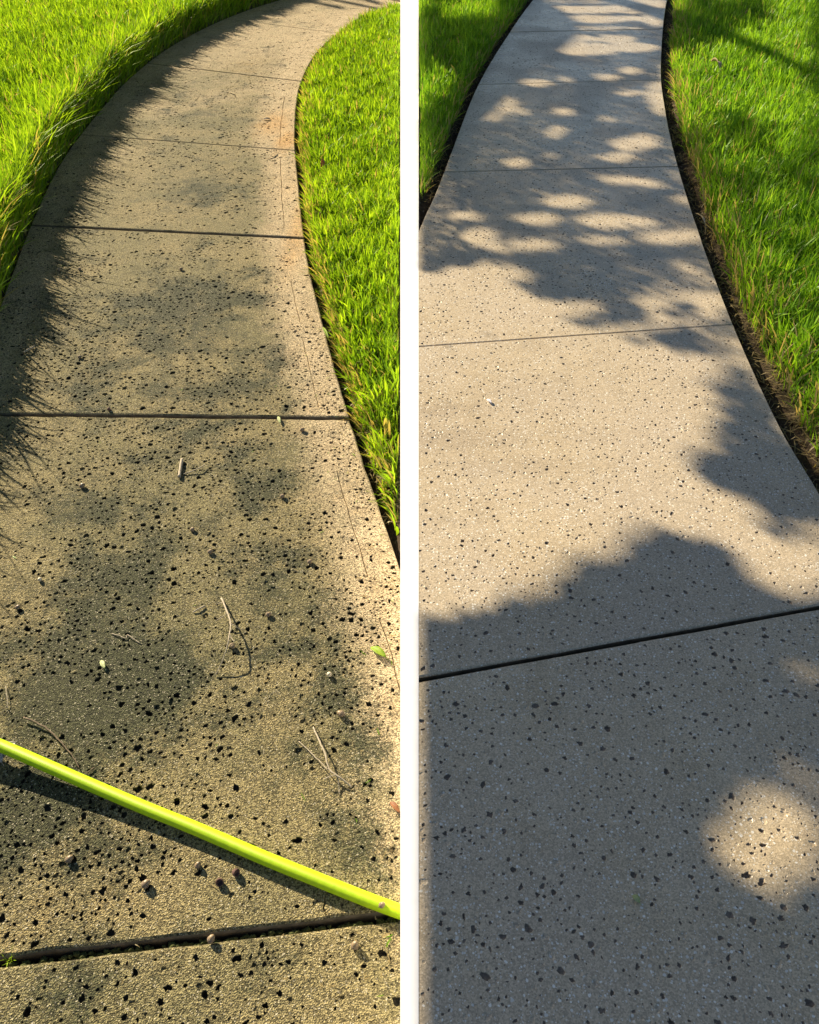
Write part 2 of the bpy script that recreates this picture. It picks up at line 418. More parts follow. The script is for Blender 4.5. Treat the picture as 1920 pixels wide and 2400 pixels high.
        for q in range(k):
            q2 = (q+1) % k
            faces.append((ring[q], ring[q2], b0+q2, b0+q)); fm.append(0)
            faces.append((b0+q, b0+q2, b0+k+q2, b0+k+q)); fm.append(pm)
            faces.append((b0+k+q, b0+k+q2, b0+2*k)); fm.append(pm)
    # rounded arris, then the side of the slab
    m = len(rnd); b0 = len(verts)
    mid = inset(out, .002 if old else .0012)
    for p in mid: verts.append((p[0], p[1], z0-.002-.001*rng.random()))
    for p in out: verts.append((p[0], p[1], z0-(.007 if old else .004)-.002*rng.random()))
    for p in out: verts.append((p[0], p[1], z0-.11))
    r0 = [newidx[i] for i in range(m)]
    for i in range(m):
        j = (i+1) % m
        faces += [(r0[i], b0+i, b0+j, r0[j]), (b0+i, b0+m+i, b0+m+j, b0+j), (b0+m+i, b0+2*m+i, b0+2*m+j, b0+m+j)]; fm += [0, 2 if old else 0, 2]
    o = mesh_obj(name, verts, faces, None, parent, mats=mats, fmat=fm)
    P = np.array(verts)[:, :2]
    if old:
        dR = dist_line(P, EL_R_true); dL = dist_line(P, EL_L)
        v = np.clip((dR-.05)/.24, 0, 1)*np.clip((dL+.0)/.25, .4, 1)
        fadey = np.clip(1.12-np.clip(P[:, 1]-3.6, 0, 4)*.20, .35, 1.12)
        alg = v*fadey*(.45+.75*fbm(P[:, 0], P[:, 1], 2.6, 3))
        tabs = (('algae', alg), ('dark', ((gauss(P, DARK, 0)*1.15+.08)*np.clip(1.25-(P[:, 1]-2.5)*.22, .25, 1)+.6*np.clip(fbm(P[:, 0], P[:, 1], 7, seed % 5)-.52, 0, 1)*2)*np.clip(v*1.6, .3, 1)), ('rust', gauss(P, RUST, 0)))
    else:
        tabs = (('dark', gauss(P, DARKN, RZ)), ('tone', np.full(len(P), (seed*37 % 10)/10)))
    for nm, val in tabs:
        at_ = o.data.attributes.new(nm, 'FLOAT', 'POINT'); at_.data.foreach_set('value', val.astype(np.float32))
    return o
EL_R_true = np.array([(p.x, p.y) for p in L_right])
def xat(edge, y): return np.interp(y, edge[:, 1], edge[:, 0])

# ------------------------------------------------------------------ the two paths, slab by slab
JL = [((-1.3, -1.1), (0, -1.05)), ((-.682, .451), (-.018, .524)), ((-1.44, 2.033), (-.19, 2.007)), ((-1.747, 3.544), (-.467, 3.395)),
      ((-1.945, 4.894), (-.65, 4.606)), ((-1.985, 6.638), (-.771, 6.113)), ((-1.72, 8.35), (-.60, 7.70)), ((-1.0, 10.2), (.06, 9.0))]
GL = [(.004, .004), (.006, .006), (.0055, .0055), (.009, .009), (.0024, .0024), (.006, .006), (.0026, .0026), (.004, .004)]   # half gaps
def offs_line(edge, d, y0, y1, step=.05):
    t = np.gradient(edge, axis=0); t /= np.linalg.norm(t, axis=1)[:, None]; n = np.c_[-t[:, 1], t[:, 0]]
    p = edge+n*d; p = p[(p[:, 1] > y0) & (p[:, 1] < y1)]
    return p
score = offs_line(EL_R_true, .085, -9, 99)
path_l = empty('weathered_path', (0, 0, 0)); tag(path_l, 'old concrete footpath stained olive green and full of dark pits, curving right', 'path', kind='structure')
ranges = {1: [(.80, 1.22), (1.28, 1.75)], 2: [(2.04, 2.52), (2.62, 2.98), (3.05, 3.2)], 3: [(3.46, 4.5)], 4: [(4.62, 5.7)], 5: [], 6: []}
for i in range(len(JL)-1):
    gr = []
    for (a, b) in ranges.get(i, []):
        s = score[(score[:, 1] > a) & (score[:, 1] < b)]
        if len(s) > 3: gr.append(s+np.c_[(fbm(s[:, 1], s[:, 0], 14, i)-.5)*.012, np.zeros(len(s))])
    if i == 1: gr.append(np.array([tuple(at(*q)[:2]) for q in ((761, 2106), (762, 2118), (758, 2128), (764, 2138), (766, 2146))]))
    ds = (1900, 2300, 2400, 900, 620, 480, 420)[i]
    rm = (.0033, .0036, .0043, .0050, .0052, .0052, .005)[i]
    build_slab('concrete_slab', path_l, EL_L, EL_R, JL[i], JL[i+1], 0.0, [M_OLD, M_PIT_OLD, M_SIDE], ds, rm, gr, True, 100+i,
               gaps=(GL[i][1], GL[i+1][0]), chip=.004 if i in (0, 1) else .0015)
JR = [((0, -1.1), (1.2, -1.0)), ((.021, 1.017), (.986, 1.227)), ((.034, 2.448), (1.21, 2.609)), ((.158, 4.251), (1.437, 4.338)),
      ((.478, 6.02), (1.802, 6.148)), ((.868, 7.752), (2.202, 7.876)), ((1.3, 9.7), (2.65, 9.8)), ((1.8, 11.3), (3.1, 11.4))]
JR = [((a[0]*Q, a[1]*Q), (b[0]*Q, b[1]*Q)) for a, b in JR]
GR = [(.004, .004), (.0050, .0050), (.0009, .0009), (.0050, .0050), (.0042, .0042), (.010, .010), (.003, .003), (.003, .003)]
path_r = empty('washed_path', (0, 0, 0)); tag(path_r, 'clean pale concrete footpath dappled with tree shade, running straight ahead', 'path', kind='structure')
for i in range(len(JR)-1):
    build_slab('concrete_slab', path_r, ER_L, ER_R, JR[i], JR[i+1], RZ, [M_NEW, M_PIT_NEW, M_SIDE], (2000, 1500, 1700, 1600, 1400, 900, 600)[i], (.0032, .0028, .0031, .0036, .0038, .0042, .004)[i], [], False, 200+i,
               gaps=(GR[i][1], GR[i+1][0]), chip=.001)

# ------------------------------------------------------------------ white divider strip, made up to fill the blank gap between the two views
def divider():
    ys = np.linspace(-.9, 12, 120); V = []; F = []
    for y in ys:
        for z, s in ((-.15, -1), (RZ+.0008, -1), (RZ+.0008, 1), (-.15, 1)):
            V.append((s*divider_half(y, max(z, 0)), y, z))
    n = len(ys)
    for i in range(n-1):
        for k in range(3): F.append((i*4+k, i*4+k+1, i*4+4+k+1, i*4+4+k)[::-1])
    F.append((0, 1, 2, 3)); F.append(((n-1)*4+3, (n-1)*4+2, (n-1)*4+1, (n-1)*4))
    o = mesh_obj('divider', V, F, M_WHITE)
    tag(o, 'added bright white kerb strip dividing the two concrete paths', 'divider')
divider()

# ------------------------------------------------------------------ ground
polyL = np.r_[EL_L, EL_R_true[::-1]]; polyR = np.r_[ER_L, ER_R[::-1]]
def ground_height(x, y):
    P = np.c_[x, y]; n = len(x); lm = x < 0; rm = ~lm
    dl = np.full(n, 9.); dr = np.full(n, 9.); inL = np.zeros(n, bool); inR = np.zeros(n, bool)
    A = P[lm]; B = P[rm]
    dl[lm] = np.minimum(dist_line(A, EL_L), dist_line(A, EL_R_true)); dr[rm] = np.minimum(dist_line(B, ER_L), dist_line(B, ER_R))
    inL[lm] = in_poly(A, polyL); inR[rm] = in_poly(B, polyR)
    return dl, dr, inL, inR
def soil_z(x, y):
    dl, dr, inL, inR = ground_height(x, y)
    n = fbm(x, y, 9, 4)*.02-.01
    lf = x < xat(EL_L, y)+.3
    rise = np.where(lf, .095, -.012)
    gapL = np.where(lf, .006, .018+.010*vnoise(x, y, 3, 1))
    zl = -.050 + np.clip((dl-gapL)/.035, 0, 1)*(rise+.050)+n
    gapR = np.where(x > xat(ER_L, y)+.3, .050+.03*vnoise(x, y, 2, 3), .045)
    zr = RZ-.045+np.clip((dr-gapR)/.06, 0, 1)*(.045-.008)+n*1.3
    z = np.where(x < 0, np.where(inL, -.09, zl), np.where(inR, RZ-.09, zr))
    z = np.where(np.abs(x) < .3, np.minimum(z, np.where(x < 0, -.01, RZ-.012)), z)
    turf = np.where(x < 0, np.clip((dl-gapL-.004)/.04, 0, 1)*~inL, np.clip((dr-gapR-.012)/.05, 0, 1)*~inR)
    return z, turf, np.where(x < 0, dl, dr)
def axis(lo, hi, st):
    a = list(np.arange(lo, hi+1e-6, st)); s = st; p = a[-1]
    while p < 300: s *= 1.5; p += s; a.append(p)
    s = st; p = a[0]; b = []
    while p > -300: s *= 1.5; p -= s; b.append(p)
    return np.array(b[::-1]+a)
gx = axis(-5.0, 5.0, .04); gy = axis(-.6, 11.0, .04)
X, Y = np.meshgrid(gx, gy); zz, turf, _ = soil_z(X.ravel(), Y.ravel())
nx, ny = len(gx), len(gy); idx = np.arange(nx*ny).reshape(ny, nx)
Fq = np.c_[idx[:-1, :-1].ravel(), idx[:-1, 1:].ravel(), idx[1:, 1:].ravel(), idx[1:, :-1].ravel()]
def big_mesh(name, V, F, mat, attrs=(), smooth=True):
    """F: int array n x 3 or n x 4, or list of such arrays"""
    me = bpy.data.meshes.new(name); Fl = F if isinstance(F, list) else [F]
    me.vertices.add(len(V)); me.vertices.foreach_set('co', np.ascontiguousarray(V, np.float32).ravel())
    loops = np.concatenate([f.ravel() for f in Fl]); cnt = np.concatenate([np.full(len(f), f.shape[1]) for f in Fl])
    me.loops.add(len(loops)); me.loops.foreach_set('vertex_index', loops.astype(np.int32))
    me.polygons.add(len(cnt)); st = np.concatenate([[0], np.cumsum(cnt)[:-1]])
    me.polygons.foreach_set('loop_start', st.astype(np.int32))
    me.update(calc_edges=True)
    if smooth: me.polygons.foreach_set('use_smooth', np.ones(len(cnt), bool))
    for nm, val in attrs:
        a = me.attributes.new(nm, 'FLOAT', 'POINT'); a.data.foreach_set('value', val.astype(np.float32))
    me.materials.append(mat); o = bpy.data.objects.new(name, me); COL.objects.link(o); return o
g_o = big_mesh('ground', np.c_[X.ravel(), Y.ravel(), zz], Fq, M_SOIL, [('turf', turf)])
tag(g_o, 'dark brown soil under the turf and along the path edges', 'ground', kind='structure')

# ------------------------------------------------------------------ grass, blade by blade
def grass(name, label, region, n, mat, hmin, hmax, wid, lean, seed, edge_dir=None, long_rim=0.0):
    rng = np.random.default_rng(seed)
    P = region(rng, n); z, tf, de = soil_z(P[:, 0], P[:, 1])
    ok = (tf > .02)
    if True:
        ok &= ~((np.abs(P[:, 0]) < divider_half(5, 0)*0+np.array([divider_half(y, 0) for y in P[:, 1]])+.006))
    P = P[ok]; z = z[ok]; de = de[ok]; n = len(P)
    nearE = np.exp(-np.clip(de-.04, 0, 9)/.07)
    clump = fbm(P[:, 0], P[:, 1], 11, seed); clump2 = fbm(P[:, 0], P[:, 1], 2.0, seed+5)
    L = (hmin*.8+(hmax*1.08-hmin*.8)*rng.random(n)**1.3)*(.50+1.0*clump)*(1+(long_rim*.45+np.where(rng.random(n) < .14, .8*long_rim+.1, .0))*nearE)
    az = rng.random(n)*2*math.pi+(clump-.5)*3; ln = np.abs(rng.normal(lean, .30, n)); ln = np.clip(ln, .02, 1.5)
    lx = np.cos(az)*ln; ly = np.sin(az)*ln
    if edge_dir is not None:                       # blades at the rim hang out over the path
        d = edge_dir(P); lx += d[:, 0]*nearE*.75*rng.random(n); ly += d[:, 1]*nearE*.75*rng.random(n)
    far = P[:, 1] > 4.6
    w = wid*(.42+1.0*rng.random(n))*np.where(far, 1.25, 1.0)*np.clip(L/hmax+.35, .5, 1.2)
    fa = rng.random(n)*2*math.pi; wx = np.cos(fa)*w/2; wy = np.sin(fa)*w/2
    tint = np.clip(.36+.55*(clump2-.5)+.80*(rng.random(n)-.42)+.25*(clump-.5), 0, .94)
    dryp = .04+(.06 if long_rim else .42)*nearE**2+(.24*np.exp(-np.clip(de-.07, 0, 9)/.10)*(P[:, 0] > xat(ER_R, P[:, 1])-.05) if seed == 4 else 0)
    tint = np.where(rng.random(n) < dryp, .99, tint)
    ts = np.array([0, .38, .74, 1.0]); ws = np.array([.85, 1.0, .72, 0.0])
    V = np.zeros((n, 7, 3)); A = np.zeros((n, 7)); T = np.repeat(tint[:, None], 7, 1)
    curve = 1.5+.7*rng.random(n)
    for k in range(4):
        t = ts[k]; hor = L*(t**curve)
        nrm = 1/np.sqrt(1+(lx**2+ly**2)*.55)
        cx = P[:, 0]+lx*hor*nrm; cy = P[:, 1]+ly*hor*nrm; cz = z-.004+L*t*nrm*(1-.22*t*np.clip(ln, 0, 1.2))
        if k < 3:
            V[:, 2*k] = np.c_[cx-wx*ws[k], cy-wy*ws[k], cz]; V[:, 2*k+1] = np.c_[cx+wx*ws[k], cy+wy*ws[k], cz]
            A[:, 2*k] = t; A[:, 2*k+1] = t
        else: V[:, 6] = np.c_[cx, cy, cz]; A[:, 6] = t
    # no blade grows through or over the divider
    kh = 21.4/FOC*(V[:, :, 1]*math.cos(PITCH)+(CAM_H-V[:, :, 2])*math.sin(PITCH))+.0015
    good = np.all(np.abs(V[:, :, 0]) > kh, axis=1) & (np.all(V[:, :, 0] > 0, axis=1) | np.all(V[:, :, 0] < 0, axis=1))
    mid_low = (P[:, 0] > -.35) & (P[:, 0] < 0) & (P[:, 1] < 4)
    good &= ~(mid_low & (V[:, :, 2].max(1) > RZ+.012))
    V = V[good]; A = A[good]; T = T[good]; n = len(V)
    b = (np.arange(n)*7)[:, None]
    q = np.r_[b+np.array([0, 1, 3, 2]), b+np.array([2, 3, 5, 4])]; tr = b+np.array([4, 5, 6])
    o = big_mesh(name, V.reshape(-1, 3), [q, tr], mat, [('tint', T.ravel()), ('along', A.ravel())], smooth=False)
    tag(o, label, 'grass', kind='stuff'); return n
def sampler(x0, x1, y0, y1, near_y, accept, rim=None):
    def f(rng, n):
        out = []; tot = 0
        while tot < n:
            P = np.c_[x0+(x1-x0)*rng.random(60000), y0+(y1-y0)*rng.random(60000)]
            P = P[rng.random(len(P)) < np.clip(1.15-(P[:, 1]-near_y)*.075, .45, 1)]
            P = P[accept(P)]; out.append(P); tot += len(P)
        P = np.concatenate(out)[:n]
        if rim is not None:                        # extra blades added at the rim to make its cast shadow solid
            e, m = rim; e = e[e[:, 1] < y1]; i = rng.integers(0, len(e)-1, m); f = rng.random(m)[:, None]
            t = e[i+1]-e[i]; t /= np.linalg.norm(t, axis=1)[:, None]; nn = np.c_[-t[:, 1], t[:, 0]]
            P = np.r_[P, e[i]*(1-f)+e[i+1]*f+nn*(.012+.11*rng.random((m, 1)))]
        return P
    return f
def away(edge):
    def f(P):
        # direction from the lawn to the nearest point of the path edge
        best = np.full(len(P), 1e9); D = np.zeros((len(P), 2))
        for p in edge[::4]:
            d = p-P; q = np.hypot(d[:, 0], d[:, 1]); m = q < best; best[m] = q[m]; D[m] = d[m]/np.maximum(q[m], 1e-6)[:, None]
        return D
    return f
wide = lambda P: np.abs(P[:, 0]) < .75+P[:, 1]*.46
nb = 0
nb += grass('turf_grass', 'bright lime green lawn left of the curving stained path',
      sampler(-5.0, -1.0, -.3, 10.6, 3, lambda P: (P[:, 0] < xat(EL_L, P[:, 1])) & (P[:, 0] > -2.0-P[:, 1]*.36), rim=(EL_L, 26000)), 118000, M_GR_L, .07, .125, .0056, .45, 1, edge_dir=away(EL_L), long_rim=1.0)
nb += grass('turf_grass', 'lime green wedge of lawn between the stained path and the white divider',
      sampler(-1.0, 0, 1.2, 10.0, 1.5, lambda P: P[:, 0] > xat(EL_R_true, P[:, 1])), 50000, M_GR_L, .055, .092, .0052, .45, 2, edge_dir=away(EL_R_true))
nb += grass('turf_grass', 'narrow green lawn between the white divider and the clean path',
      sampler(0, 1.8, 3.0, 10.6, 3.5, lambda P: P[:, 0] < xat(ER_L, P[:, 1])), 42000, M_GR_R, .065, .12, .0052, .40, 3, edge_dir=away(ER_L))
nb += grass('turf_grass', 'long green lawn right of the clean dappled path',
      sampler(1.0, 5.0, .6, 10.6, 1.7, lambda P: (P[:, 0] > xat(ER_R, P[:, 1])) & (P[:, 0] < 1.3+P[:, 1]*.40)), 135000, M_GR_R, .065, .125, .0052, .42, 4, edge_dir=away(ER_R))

# ------------------------------------------------------------------ the tree that shades the right-hand path (it stands beyond the picture)
# shade seen on the ground, in photograph pixels / 1.113: boundary of the big shadow and the sun flecks in it
FR = 1920/1725
LOWB = np.array([(860, 1290), (930, 1305), (1000, 1300), (1060, 1285), (1110, 1268), (1160, 1262), (1205, 1225), (1232, 1188), (1270, 1196), (1320, 1180), (1355, 1140), (1385, 1122), (1412, 1128),
                 (1440, 1148), (1500, 1150), (1535, 1165), (1560, 1215), (1590, 1250), (1640, 1268), (1725, 1268), (1800, 1260)])
LIT_LOW = [(1622, 1782, 130, 106, 1), (1665, 1680, 95, 75, .68), (1705, 1615, 60, 50, .6), (1700, 1425, 52, 42, .85), (1605, 1890, 75, 50, .62), (1715, 1800, 40, 80, .45), (1715, 2130, 40, 30, .4)]
SHADE_MID = [(1600, 880, 100, 75, 1), (1590, 960, 110, 70, .85), (1660, 1010, 80, 70, 1), (1690, 1070, 90, 32, .9), (1560, 800, 70, 30, .7), (1620, 840, 60, 60, 1), (1640, 1110, 40, 20, .6),
             (1180, 600, 85, 30, .9), (1270, 615, 90, 32, .9), (1220, 560, 130, 34, .95), (1370, 565, 60, 34, .85), (1330, 600, 60, 28, .8), (1400, 600, 70, 22, .6), (1480, 580, 50, 40, .6),
             (1290, 672, 95, 14, .9), (1320, 655, 45, 22, .9), (1430, 650, 40, 26, .8), (1440, 690, 90, 10, .6), (1370, 712, 90, 10, .7), (1470, 725, 60, 26, .85), (1420, 700, 50, 16, .6), (1510, 690, 40, 20, .6),
             (960, 545, 80, 18, .8), (900, 560, 30, 14, .8), (1090, 555, 60, 16, .6), (1545, 720, 30, 70, .5), (1560, 680, 30, 40, .5)]
LIT_UP = [(985, 455, 34, 10, 1), (1195, 424, 46, 13, 1), (1008, 497, 36, 24, .8), (1055, 520, 40, 12, .6), (1130, 460, 50, 14, .85), (1300, 468, 85, 16, .85), (1400, 500, 60, 16, .75), (1240, 560, 40, 10, 0), (1450, 498, 44, 16, .9), (1270, 506, 60, 12, .6), (1120, 515, 50, 12, .7),
          (1310, 380, 46, 10, .8), (1370, 386, 26, 10, .7), (1443, 378, 16, 8, .9), (1445, 420, 22, 10, .7), (1060, 272, 40, 10, 0), (1090, 342, 30, 10, .7), (1152, 322, 26, 10, .8), (1180, 285, 28, 20, .8),
          (1182, 236, 26, 8, .8), (1260, 250, 36, 8, .7), (1335, 305, 48, 14, .95), (1300, 330, 36, 10, .7), (1360, 290, 30, 10, .5), (1010, 245, 44, 13, 1), (1045, 215, 40, 18, .6), (1085, 235, 34, 8, .5),
          (1395, 200, 34, 26, 1), (1400, 228, 26, 18, 1), (1130, 174, 36, 7, .9), (1208, 167, 32, 6, .8), (1268, 163, 36, 7, .8), (1325, 148, 26, 7, .9), (1330, 196, 36, 8, .6),
          (1170, 84, 90, 12, 1), (1240, 102, 90, 14, 1), (1300, 84, 40, 12, .8), (1340, 100, 50, 10, .9), (1220, 60, 120, 6, .5), (1200, 20, 160, 8, .9), (1230, 40, 160, 8, .8), (1350, 12, 60, 16, 1), (1380, 40, 30, 14, .9), (1150, 46, 60, 7, .8), (1100, 130, 40, 6, .5)]
LAWN_LIT = [(1560, 180, 150, 60, 1), (1640, 150, 110, 75, 1), (1480, 190, 80, 60, 1), (1430, 160, 40, 40, .9), (1690, 250, 70, 60, 1), (1600, 240, 110, 36, .9), (1600, 365, 60, 26, .9), (1500, 270, 60, 30, .7), (1700, 330, 40, 40, .8),
            (1700, 40, 50, 60, .9), (1560, 10, 60, 14, .6), (1700, 480, 40, 60, .5), (1640, 560, 40, 40, .4), (1440, 30, 36, 30, .6), (930, 205, 45, 26, 1), (900, 230, 40, 30, .9), (960, 190, 30, 20, .9), (1000, 40, 60, 20, .7), (900, 20, 40, 20, .5),
            (1560, 480, 40, 30, .5), (1710, 640, 40, 40, .5), (1040, 30, 30, 30, .6)]
def shade_at(x, y):
    px, py = px_of(x, y, RZ); u = px/FR; v = py/FR
    P = np.c_[x, y]; path = in_poly(P, np.r_[ER_L, ER_R[::-1]])
    s = np.zeros(len(x)); low = v > np.interp(u, LOWB[:, 0], LOWB[:, 1]); up = v < 548
    s[low] = 1; s[up] = .78; s[~low & ~up] = .05
    rough = (fbm(x, y, 7, 6)-.5)*1.5
    def ell(tab, m, setto):
        for cx, cy, rx, ry, a in tab:
            d = ((u-cx)/rx)**2+((v-cy)/ry)**2+rough; f = np.clip((1.2-d)/.5, 0, 1)*a; f = np.where(m, f, 0)
            nonlocal_s[:] = nonlocal_s*(1-f)+setto*f
    nonlocal_s = s
    ell(LIT_LOW, low & path, 0); ell(SHADE_MID, ~low & path, .97); ell(LIT_UP, up & path, 0)
    lawn = ~path
    nonlocal_s[lawn] = np.where(v[lawn] < 300, .80, .62); nonlocal_s[lawn & (v > 640)] = .5
    ell(LAWN_LIT, lawn, 0)
    out = (v < -60) | (v > 2250) | (u > 1790)
    nonlocal_s[out] = np.where(vnoise(x, y, 1.6, 8)[out] > .45, .9, .1)
    return nonlocal_s
def crown():
    rng = np.random.default_rng(5)
    n = 760000
    x = rng.uniform(-.03, 4.9, n); x[:40000] = rng.uniform(-.03, .35, 40000); x[40000:110000] = rng.uniform(.0, .12, 70000); y = rng.uniform(-.4, 11, n); y[110000:250000] = rng.uniform(2.9, 8.5, 140000); x[110000:250000] = rng.uniform(0, 2.3, 140000)
    y[250000:410000] = rng.uniform(-.1, 1.7, 160000); x[250000:410000] = rng.uniform(0, 1.2, 160000)
    s = shade_at(x, y); k = rng.random(n) < s**3
    x, y = x[k], y[k]; n = len(x)
    D = rng.uniform(4.6, 8.0, n)-1.0*vnoise(x, y, .6, 2)
    D = np.where(x < .25, rng.uniform(3.0, 3.5, n), D)
    S = np.array(SUN); C = np.c_[x, y, np.full(n, RZ)]+D[:, None]*S
    L = rng.uniform(.030, .062, n)*np.where(x < .12, .4, np.where(x < .22, .7, 1))*np.where((y > 2.9) & (x < 2.3), .68, 1); W = L*rng.uniform(.40, .6, n)
    a = rng.normal(size=(n, 3)); a[:, 2] *= .5; a /= np.linalg.norm(a, axis=1)[:, None]
    b = np.cross(a, rng.normal(size=(n, 3))); b /= np.linalg.norm(b, axis=1)[:, None]
    c = np.cross(a, b)
    # leaf rows added to throw shadow streaks on the far bend of the stained path
    m = 2600; tt = rng.random(m); wh = rng.integers(0, 3, m)
    A_ = np.array([(690, -6), (765, -4), (840, -6)])[wh]; B_ = np.array([(805, 20), (890, 21), (895, 10)])[wh]
    pp = A_+(B_-A_)*tt[:, None]+rng.normal(0, 1.6, (m, 2)); gp = np.array([tuple(at(q[0], q[1])) for q in pp])
    C[:m] = gp+rng.uniform(7, 8.5, m)[:, None]*S
    V = np.zeros((n, 6, 3))
    for i, (u, v, w) in enumerate(((-.5, 0, 0), (-.1, .5, .12), (.25, .42, .1), (.5, 0, 0), (.25, -.42, .1), (-.1, -.5, .12))):
        V[:, i] = C+a*(L*u)[:, None]+b*(W*v)[:, None]+c*(W*w)[:, None]
    # leaves that would shade the added divider are left out to keep it lit
    t = (V[:, :, 2]-RZ)/S[2]; sx = V[:, :, 0]-t*S[0]; sy = V[:, :, 1]-t*S[1]
    kh = 21.4/FOC*(sy*math.cos(PITCH)+(CAM_H-RZ)*math.sin(PITCH))-.001
    good = np.all(sx > kh, axis=1); good[:2600] = np.all(sx[:2600] < -kh[:2600], axis=1); V = V[good]; n = len(V); b0 = (np.arange(n)*6)[:, None]
    return V, np.r_[b0+np.array([0, 1, 2, 3]), b0+np.array([0, 3, 4, 5])]
tree = empty('oak_tree', (-4.6, 17.2, 0)); tag(tree, 'spreading oak beyond the picture whose leaves shade the clean path', 'tree')
V, F = crown()
cr = big_mesh('crown', V.reshape(-1, 3)-np.array(tree.location), F, M_LEAF, smooth=False); cr.parent = tree
def limb(p, r): return tube([Vector(q)-tree.location for q in smooth_line(p, 6)], np.interp(np.linspace(0, 1, (len(p)-1)*6+1), np.linspace(0, 1, len(r)), r), 9)
TV, TF = [], []
for p, r in (([(-4.6, 17.2, -.1), (-4.55, 17.1, 1.2), (-4.5, 16.6, 2.6), (-4.3, 15.8, 3.6)], [.42, .30, .27, .22]),
             ([(-4.3, 15.9, 3.5), (-3.9, 13.5, 3.7), (-3.7, 11.0, 3.2), (-3.3, 9.0, 2.7), (-3.0, 7.6, 2.3)], [.20, .15, .11, .05, .02]),
             ([(-4.4, 16.2, 3.2), (-3.4, 14.6, 3.9), (-2.6, 12.4, 3.7), (-1.8, 10.6, 3.3)], [.18, .12, .08, .03]),
             ([(-3.8, 12.2, 3.45), (-3.2, 10.6, 3.2), (-2.8, 9.0, 2.8), (-2.6, 7.8, 2.4)], [.09, .06, .04, .015])):
    v, f = limb(p, r); f = [tuple(i+len(TV) for i in q) for q in f]; TV += v; TF += f
mesh_obj('trunk', TV, TF, M_BARK, tree, smooth=True)

# ------------------------------------------------------------------ lime hose
def mat_hose():
    N = NT('lime_hose'); uvn = N.n('ShaderNodeTexCoord').outputs['UV']
    m = N.n('ShaderNodeMapping'); N.l(uvn, m.inputs[0]); m.inputs['Rotation'].default_value = (0, 0, .6)
    w1 = N.n('ShaderNodeTexWave'); w1.inputs['Scale'].default_value = 1.0; N.l(m.outputs[0], w1.inputs[0])
    w1.bands_direction = 'X'
    f = N.noise(90, 3)
    col = N.mix(N.ramp(f, .3, .7), (.50, .78, .004), (.60, .86, .008))
    col = N.mix(N.math('MULTIPLY', w1.outputs['Fac'], .10), col, (.40, .62, .004))
    dirt = N.ramp(N.noise(55, 6, .75), .55, .78, 0, .5)
    col = N.mix(dirt, col, (.30, .36, .06))
    return N.finish(col, .48, N.bump(w1.outputs['Fac'], .35, .0008), .4)
HZ = [(-230, 1660, .055), (-110, 1703, .045), (0, 1747, .034), (111, 1795, .027), (223, 1844, .020), (334, 1891, .0155), (445, 1936, .0135), (536, 1975, .012), (627, 2014, .012), (738, 2059, .0125), (850, 2104, .0122), (938, 2137, .012)]
hp = smooth_line([at(*p) for p in HZ], 8)
hp.append(hp[-1]+(hp[-1]-hp[-2]).normalized()*.012)
R_H = .0122; nseg = 20
hv, hf = tube(hp, [R_H]*len(hp), nseg)
hose = mesh_obj('garden_hose', hv, hf, mat_hose(), smooth=True)
uv = hose.data.uv_layers.new(name='UVMap'); run = 0; lens = [0]
for i in range(1, len(hp)): run += (hp[i]-hp[i-1]).length; lens.append(run)
for p in hose.data.polygons:
    if len(p.vertices) != 4: continue
    ks = [(v // nseg, v % nseg) for v in p.vertices]; wrap = max(k[1] for k in ks) == nseg-1 and min(k[1] for k in ks) == 0
    for li, (a, b) in zip(p.loop_indices, ks):
        uv.data[li].uv = (lens[a]*160, ((b+nseg) if wrap and b == 0 else b)/nseg*12)
tag(hose, 'bright lime green garden hose lying diagonally across the stained path', 'hose')

# ------------------------------------------------------------------ acorns
M_NUT = mat_plain('acorn_nut', (.22, .155, .08), (.34, .25, .14), 500, .45, .1, .0005, .5)
M_NUTP = mat_plain('pale_nut', (.62, .52, .34), (.74, .64, .46), 400, .5, .1, .0005, .4)
M_CAP = mat_plain('acorn_cap', (.20, .145, .095), (.34, .26, .175), 700, .85, .8, .001)
M_CUP = mat_plain('old_acorn_cup', (.085, .045, .035), (.22, .13, .10), 500, .85, .8, .001)
def lathe(prof, n=14):
    V = []; F = []
    for r, h in prof:
        for k in range(n):
            a = 2*math.pi*k/n; V.append((r*math.cos(a), r*math.sin(a), h))
    for i in range(len(prof)-1):
        for k in range(n): F.append((i*n+k, i*n+(k+1) % n, (i+1)*n+(k+1) % n, (i+1)*n+k))
    F.append(tuple(range(n-1, -1, -1))); F.append(tuple((len(prof)-1)*n+k for k in range(n)))
    return V, F
def lmesh(name, prof, mat, n=14):
    V, F = lathe(prof, n); me = bpy.data.meshes.new(name); me.from_pydata(V, [], F); me.materials.append(mat)
    me.polygons.foreach_set('use_smooth', [True]*len(F)); me.update(); return me
